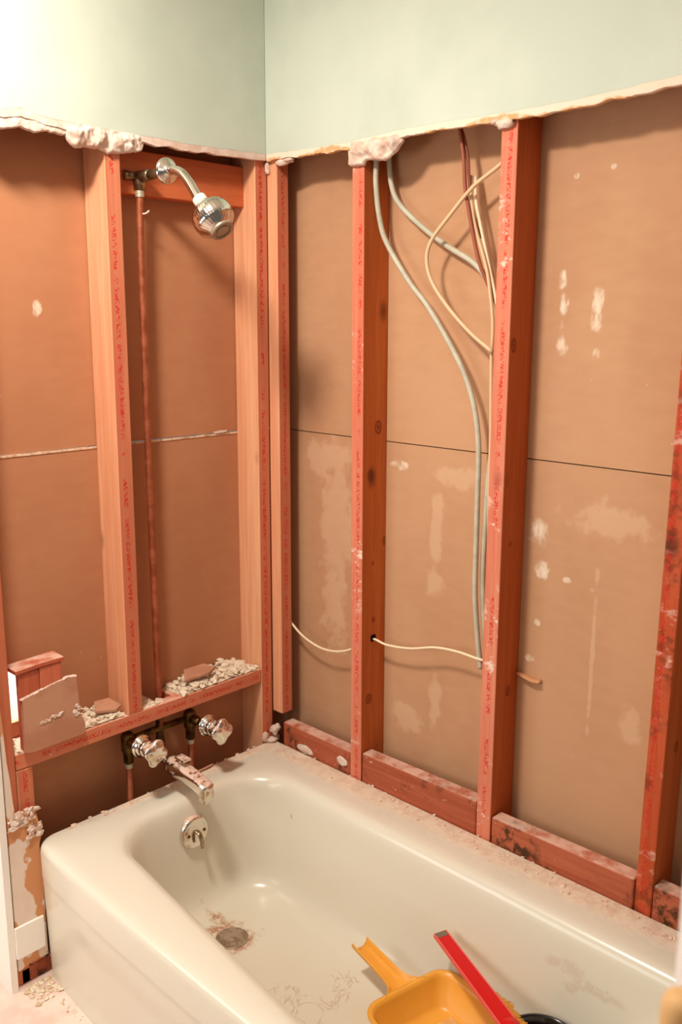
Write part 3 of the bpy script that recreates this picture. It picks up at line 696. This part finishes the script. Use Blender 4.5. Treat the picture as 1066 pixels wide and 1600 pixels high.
# drain and overflow
bm = bmesh.new(); lathe(bm, [(-.004, .040), (.0015, .040), (.0028, .038), (.002, .034), (.0015, .010), (.003, .008), (.003, .004)], (-.392, -.285, .090), (0, 0, 1), 40)
dr = link('drain_strainer', bm, DRAIN, tub, smooth=False)
OV = Vector((-.374, -.1165, .297)); n_ = Vector((0, -1, .12)).normalized()
bm = bmesh.new(); lathe(bm, [(-.006, .041), (.006, .042), (.011, .039), (.013, .034), (.014, .02), (.0145, .006)], OV, n_, 40); ov = link('overflow_plate', bm, CHROME_D, tub, smooth=True)
bm = bmesh.new(); tube(bm, [OV+n_*.012+Vector((0, 0, .004)), OV+n_*.026+Vector((0, 0, .0)), OV+n_*.034+Vector((0, 0, -.016)), OV+n_*.036+Vector((.001, 0, -.036))], .006, 12, True, 6, .5, lambda t: .007-.002*t); link('trip_lever', bm, NICKEL, ov, smooth=True)
for s in (-1, 1):
    bm = bmesh.new(); lathe(bm, [(0, .0042), (.0012, .0042), (.002, .002)], OV+n_*.0138+Vector((s*.024, 0, -.001)), n_, 14); link('screw', bm, BRASS, ov)

# small chips and cord of old caulk on the tub deck
random.seed(21); bm = bmesh.new()
for k in range(150):
    if k < 90: x, y = random.uniform(-.055, -.004), random.uniform(-1.40, -.03)
    else: x, y = random.uniform(-.66, -.04), random.uniform(-.022, -.003)
    s = random.uniform(.0012, .0042); lump(bm, (x, y, .3815+s*.2), (s*1.6, s*1.2, s*.5), k, 1, .5)
tag(link('mortar_crumbs', bm, GYP_C), 'mortar crumbs scattered along the tub deck against the studs', 'crumbs', None, 'stuff')
bm = bmesh.new(); tube(bm, [(-.285, -.012, .385), (-.255, -.014, .3875), (-.225, -.010, .386)], .003, 8); tag(link('wood_splinter', bm, SCRAP, smooth=True), 'small brown splinter on the tub deck behind the spout', 'splinter')
bm = bmesh.new(); random.seed(8)
for k in range(110):
    x = random.uniform(-.80, -.735); y = -.02-random.random()**2*.07; s = random.uniform(.002, .007)
    if k > 75: x = -.748+random.uniform(-.012, .004); y = random.uniform(-.35, -.02); s *= .5
    lump(bm, (x, y, FZ+s*.4), (s, s, s*.6), k, 1, .5)
tag(link('plaster_crumbs', bm, simple('dirty_crumbs', (234, 218, 194), .95, .1, 0, (206, 176, 140), 50)), 'crumbled plaster on the floor at the foot of the wall strip', 'crumbs', None, 'stuff')

# ------------------------------------------------------------------ cables
def cable(name, pts, r, mat, label, flat=1, group=None):
    bm = bmesh.new(); tube(bm, pts, r, 12, True, 8, flat); return tag(link(name, bm, mat, smooth=True), label, 'cable', group)
cable('electric_cable', [(.030, -.345, 2.00), (.030, -.345, 1.91), (.030, -.3455, 1.861), (.040, -.348, 1.793), (.048, -.365, 1.734), (.048, -.435, 1.645), (.05, -.489, 1.59), (.05, -.559, 1.502), (.05, -.603, 1.433), (.05, -.630, 1.364), (.05, -.644, 1.28), (.05, -.646, 1.163), (.05, -.647, 1.045), (.05, -.649, .939), (.05, -.661, .833), (.052, -.671, .765)], .0064, NM_GREY, 'long grey cable sweeping down from the stud nearest the corner to the middle stud')
cable('electric_cable', [(.065, -.353, 2.0), (.065, -.353, 1.927), (.065, -.363, 1.863), (.065, -.389, 1.819), (.065, -.457, 1.765), (.065, -.531, 1.719), (.065, -.602, 1.681), (.065, -.645, 1.64), (.065, -.675, 1.588), (.065, -.683, 1.50), (.065, -.683, 1.42), (.065, -.676, 1.32), (.065, -.664, 1.22), (.065, -.660, 1.10), (.065, -.658, .983), (.065, -.668, .86), (.066, -.682, .78)], .0064, NM_GREY, 'second grey cable crossing behind the cream wire, ending lower right')
cable('electric_wire', [(.03, -.715, 1.905), (.03, -.690, 1.872), (.03, -.621, 1.833), (.03, -.556, 1.775), (.03, -.513, 1.731), (.03, -.500, 1.691), (.03, -.516, 1.642), (.03, -.563, 1.586), (.03, -.626, 1.531), (.03, -.685, 1.492)], .0044, WIRE_W, 'cream wire looping left between the two grey cables')
cable('electric_wire', [(.060, -.592, 1.86), (.047, -.603, 1.826), (.045, -.612, 1.779), (.045, -.622, 1.744), (.045, -.640, 1.699), (.045, -.655, 1.656), (.045, -.665, 1.608), (.045, -.672, 1.565), (.045, -.674, 1.53), (.045, -.673, 1.487), (.045, -.675, 1.423), (.045, -.679, 1.312), (.045, -.680, 1.198), (.045, -.684, 1.08)], .0040, WIRE_W, 'cream wire hanging straight down beside the middle stud')
cable('electric_wire', [(.066, -.600, 1.86), (.052, -.613, 1.81), (.052, -.625, 1.765), (.052, -.640, 1.715), (.052, -.657, 1.66), (.052, -.672, 1.61), (.052, -.682, 1.56), (.052, -.686, 1.50), (.052, -.687, 1.42), (.052, -.690, 1.30), (.052, -.694, 1.18)], .0036, WIRE_W2, 'paler wire twinned with the straight cream wire by the middle stud')
cable('electric_wire', [(.040, -.566, 2.02), (.038, -.572, 1.969), (.038, -.576, 1.949), (.038, -.588, 1.893), (.038, -.594, 1.835), (.038, -.605, 1.79), (.038, -.620, 1.733), (.040, -.637, 1.677), (.046, -.650, 1.645), (.057, -.668, 1.60), (.060, -.69, 1.54)], .0042, WIRE_R, 'brown-red wire coming down from the cut edge near the middle stud')
cable('electric_wire', [(.046, -.560, 2.02), (.046, -.565, 1.975), (.046, -.580, 1.94), (.047, -.592, 1.895), (.047, -.596, 1.86), (.048, -.603, 1.812), (.052, -.614, 1.766), (.058, -.625, 1.73)], .0034, WIRE_R, 'thin wire twisted round the top of the brown-red wire')
cable('telephone_wire', [(.050, .02, .76), (.045, -.036, .723), (.045, -.082, .697), (.045, -.146, .682), (.045, -.207, .687), (.045, -.259, .706), (.0425, -.300, .735), (.0425, -.341, .757), (.045, -.388, .752), (.045, -.462, .762), (.045, -.541, .785), (.045, -.608, .792), (.045, -.669, .790), (.05, -.70, .79)], .0030, WIRE_W2, 'thin off-white wire drooping through the hole in the stud')
# pipe strap tab on the right board
bm = bmesh.new(); tube(bm, [(.085, -.752, .770), (.083, -.790, .762), (.084, -.812, .764)], .010, 12, True, 6, .45); tag(link('paper_tab', bm, simple('tan_paper_tab', (200, 142, 100), .7), smooth=True), 'small rounded tan tab on the board right of the middle stud', 'tab')

# ------------------------------------------------------------------ things in the tub
th = math.radians(-11); ct, st_ = math.cos(th), math.sin(th)
PO = Vector((-.296, -.752, .0935))
def PL(u, v, z): # u across (right), v out of the back edge towards the open mouth
    return Vector((PO.x+u*ct+v*(-st_)*-1*-1*-1, PO.y+u*st_-v*ct, PO.z+z)) if False else Vector((PO.x+u*ct+v*st_*1.0, PO.y+u*st_*1.0-v*ct, PO.z+z))
dp = empty('dustpan', tuple(PO), 'yellow plastic dustpan lying in the bathtub with its handle up', 'dustpan')
# pan body: open tray, rings from outside bottom to rim to inside bottom; mouth at v = D
def tray_loop(hw, back, mouth, r, z, zm):
    pts = []
    for k in range(9):
        a = PI-PI/2*k/8; pts.append((-hw+r+r*math.cos(a), back+r-r*math.sin(a), z))
    for k in range(9):
        a = PI/2-PI/2*k/8; pts.append((hw-r+r*math.cos(a), back+r-r*math.sin(a), z))
    pts = [(-hw-.012, mouth, zm)]+[(-hw-.006, (mouth+back+r)/2, (z+zm)/2)]+pts+[(hw+.006, (mouth+back+r)/2, (z+zm)/2)]+[(hw+.012, mouth, zm)]
    return pts
L_ = [tray_loop(.082, .014, .21, .030, .002, .001), tray_loop(.106, .002, .215, .036, .058, .050), tray_loop(.112, -.002, .215, .040, .066, .058), tray_loop(.119, -.009, .215, .046, .068, .060), tray_loop(.119, -.009, .215, .046, .071, .062), tray_loop(.110, .000, .215, .038, .071, .062), tray_loop(.105, .004, .215, .036, .062, .054), tray_loop(.086, .020, .21, .030, .010, .009), tray_loop(.076, .030, .205, .026, .0045, .004)]
bm = bmesh.new(); rr_ = [[bm.verts.new(PL(*p)) for p in lp] for lp in L_]
for A, B in zip(rr_, rr_[1:]):
    for i in range(len(A)-1): bm.faces.new((A[i], A[i+1], B[i+1], B[i]))
bm.faces.new(rr_[0]); bm.faces.new(rr_[-1][::-1])
link('pan', bm, YEL, dp, smooth=True)
# channel-shaped handle
bm = bmesh.new(); secs = []
for v, hw, z, dpth in [(.000, .056, .0695, .0015), (-.010, .040, .0695, .006), (-.024, .0265, .070, .013), (-.05, .0200, .071, .018), (-.10, .0190, .075, .017), (-.150, .0190, .078, .016), (-.168, .0190, .079, .015)]:
    lp = []
    prof = [(-hw-.0035, 0), (-hw-.002, .003), (-hw, .002), (-hw*.9, -dpth*.5), (-hw*.5, -dpth), (hw*.5, -dpth), (hw*.9, -dpth*.5), (hw, .002), (hw+.002, .003), (hw+.0035, 0), (hw+.001, -dpth*.6), (hw*.55, -dpth-.003), (-hw*.55, -dpth-.003), (-hw-.001, -dpth*.6)]
    for u, z_ in prof: lp.append(bm.verts.new(PL(u, v, z+z_)))
    secs.append(lp)
for A, B in zip(secs, secs[1:]):
    for i in range(14): bm.faces.new((A[i], A[(i+1) % 14], B[(i+1) % 14], B[i]))
bm.faces.new(secs[0]); bm.faces.new(secs[-1][::-1])
hn = link('handle', bm, YEL, dp, smooth=True)
for s in (-1, 1):
    bm = bmesh.new(); tube(bm, [PL(s*.0165, -.162, .073), PL(s*.0175, -.176, .078), PL(s*.0180, -.184, .080)], .0045, 10); link('handle_prong', bm, YEL, hn, smooth=True)
bm = bmesh.new(); v0 = -.132
tube(bm, [PL(-.0205, v0, .068), PL(-.0205, v0-.022, .070)], .0035, 10); link('hanging_slot', bm, simple('slot_grey', (206, 190, 160), .6), hn, smooth=True)
# dust in the pan
bm = bmesh.new(); g = {}
for i in range(25):
    for j in range(25):
        u = -.076+.152*i/24; v = .060+.140*j/24; e = min(1, 5*min(i/24, 1-i/24), 4*j/24)
        g[i, j] = bm.verts.new(PL(u, v, .0060+.015*e*(.6+noise.noise(Vector((u*30, v*30, 0))))))
for i in range(24):
    for j in range(24): bm.faces.new((g[i, j], g[i+1, j], g[i+1, j+1], g[i, j+1]))
tag(link('swept_dust', bm, DUSTPILE, smooth=True), 'tan swept plaster dust lying in the yellow dustpan', 'dust', None, 'stuff')

# red flat handled brush lying across the pan
br = empty('hand_brush', (-.25, -.90, .235), 'red flat handled brush lying across the right side of the dustpan', 'brush')
A_ = Vector((-.200, -.765, .252)); B_ = Vector((-.290, -1.012, .220)); dd = (B_-A_).normalized(); sd = dd.cross(Vector((0, 0, 1))).normalized(); up = sd.cross(dd)
def bar(bm, a, b, hw0, hw1, t):
    vs_ = []
    for p, hw in ((a, hw0), (b, hw1)):
        vs_ += [bm.verts.new(p+sd*s*hw+up*q*t) for s, q in ((-1, -1), (1, -1), (1, 1), (-1, 1))]
    for i in range(4): bm.faces.new((vs_[i], vs_[(i+1) % 4], vs_[4+(i+1) % 4], vs_[4+i]))
    bm.faces.new(vs_[:4][::-1]); bm.faces.new(vs_[4:])
bm = bmesh.new(); bar(bm, A_+dd*.001, B_, .0135, .0165, .0035); link('handle', bm, RED, br, bevel=.001)
for s in (-1, 1):
    bm = bmesh.new(); a = A_+sd*s*.0148; b = B_+sd*s*.0178
    vs2 = []
    bar(bm, a, b, .0014, .0014, .0048); link('edge_strip', bm, PINK, br, bevel=.0006)
bm = bmesh.new(); bar(bm, A_-dd*.0005, A_+dd*.014, .0142, .0142, .0042)
link('end_tip', bm, GREYM, br, bevel=.001)
bm = bmesh.new(); random.seed(5)
for k in range(420):
    t = random.uniform(.15, .25); o0 = A_+dd*t-sd*random.uniform(-.012, .012)-up*.005
    L2 = .034*min(1, (t-.13)/.06)+.004
    tip = o0+Vector((.69, -.50, -.28)).normalized()*L2*random.uniform(.8, 1.1)+dd*random.uniform(-.006, .006)
    tube(bm, [o0, tip], .0010, 4, False)
bs = link('bristles', bm, BRIST, br); bs['kind'] = 'stuff'
bm = bmesh.new(); lathe(bm, [(-.011, .004), (-.008, .017), (.0, .0225), (.008, .017), (.011, .004)], B_-dd*.004, up, 28); link('hub', bm, RED, br, smooth=True)
# black round tub
bo = Vector((-.262, -1.062, .092))
bm = bmesh.new(); lathe(bm, [(0, .052), (.001, .056), (.070, .070), (.098, .076), (.101, .0805), (.105, .0815), (.108, .079), (.108, .0755), (.105, .073), (.070, .066), (.006, .052), (.005, .04)], bo, (0, 0, 1), 64)
tag(link('black_bowl', bm, BLACK, smooth=True), 'glossy black round bowl in the tub at the end of the red brush', 'bowl')

# near right: wooden pole end in front of a white board
bm = bmesh.new(); lathe(bm, [(0, .016), (.86, .016), (.953, .0165), (.961, .0155), (.967, .012), (.969, .006)], (-.927, -1.5655, FZ), (-.0, 0, 1), 32)
po = tag(link('wooden_pole', bm, BEIGE, smooth=True), 'blurry pale wooden pole end in front of the tub at lower right', 'pole')
bm = bmesh.new(); prism(bm, [(-.8515, -1.5285, FZ), (-.850, -1.531, FZ), (-.872, -1.70, FZ), (-.899, -1.70, FZ)], (0, 0, 1.40)); tag(link('white_board', bm, WHITE, bevel=.0008), 'white board standing upright at the right picture edge beside the tub', 'board')
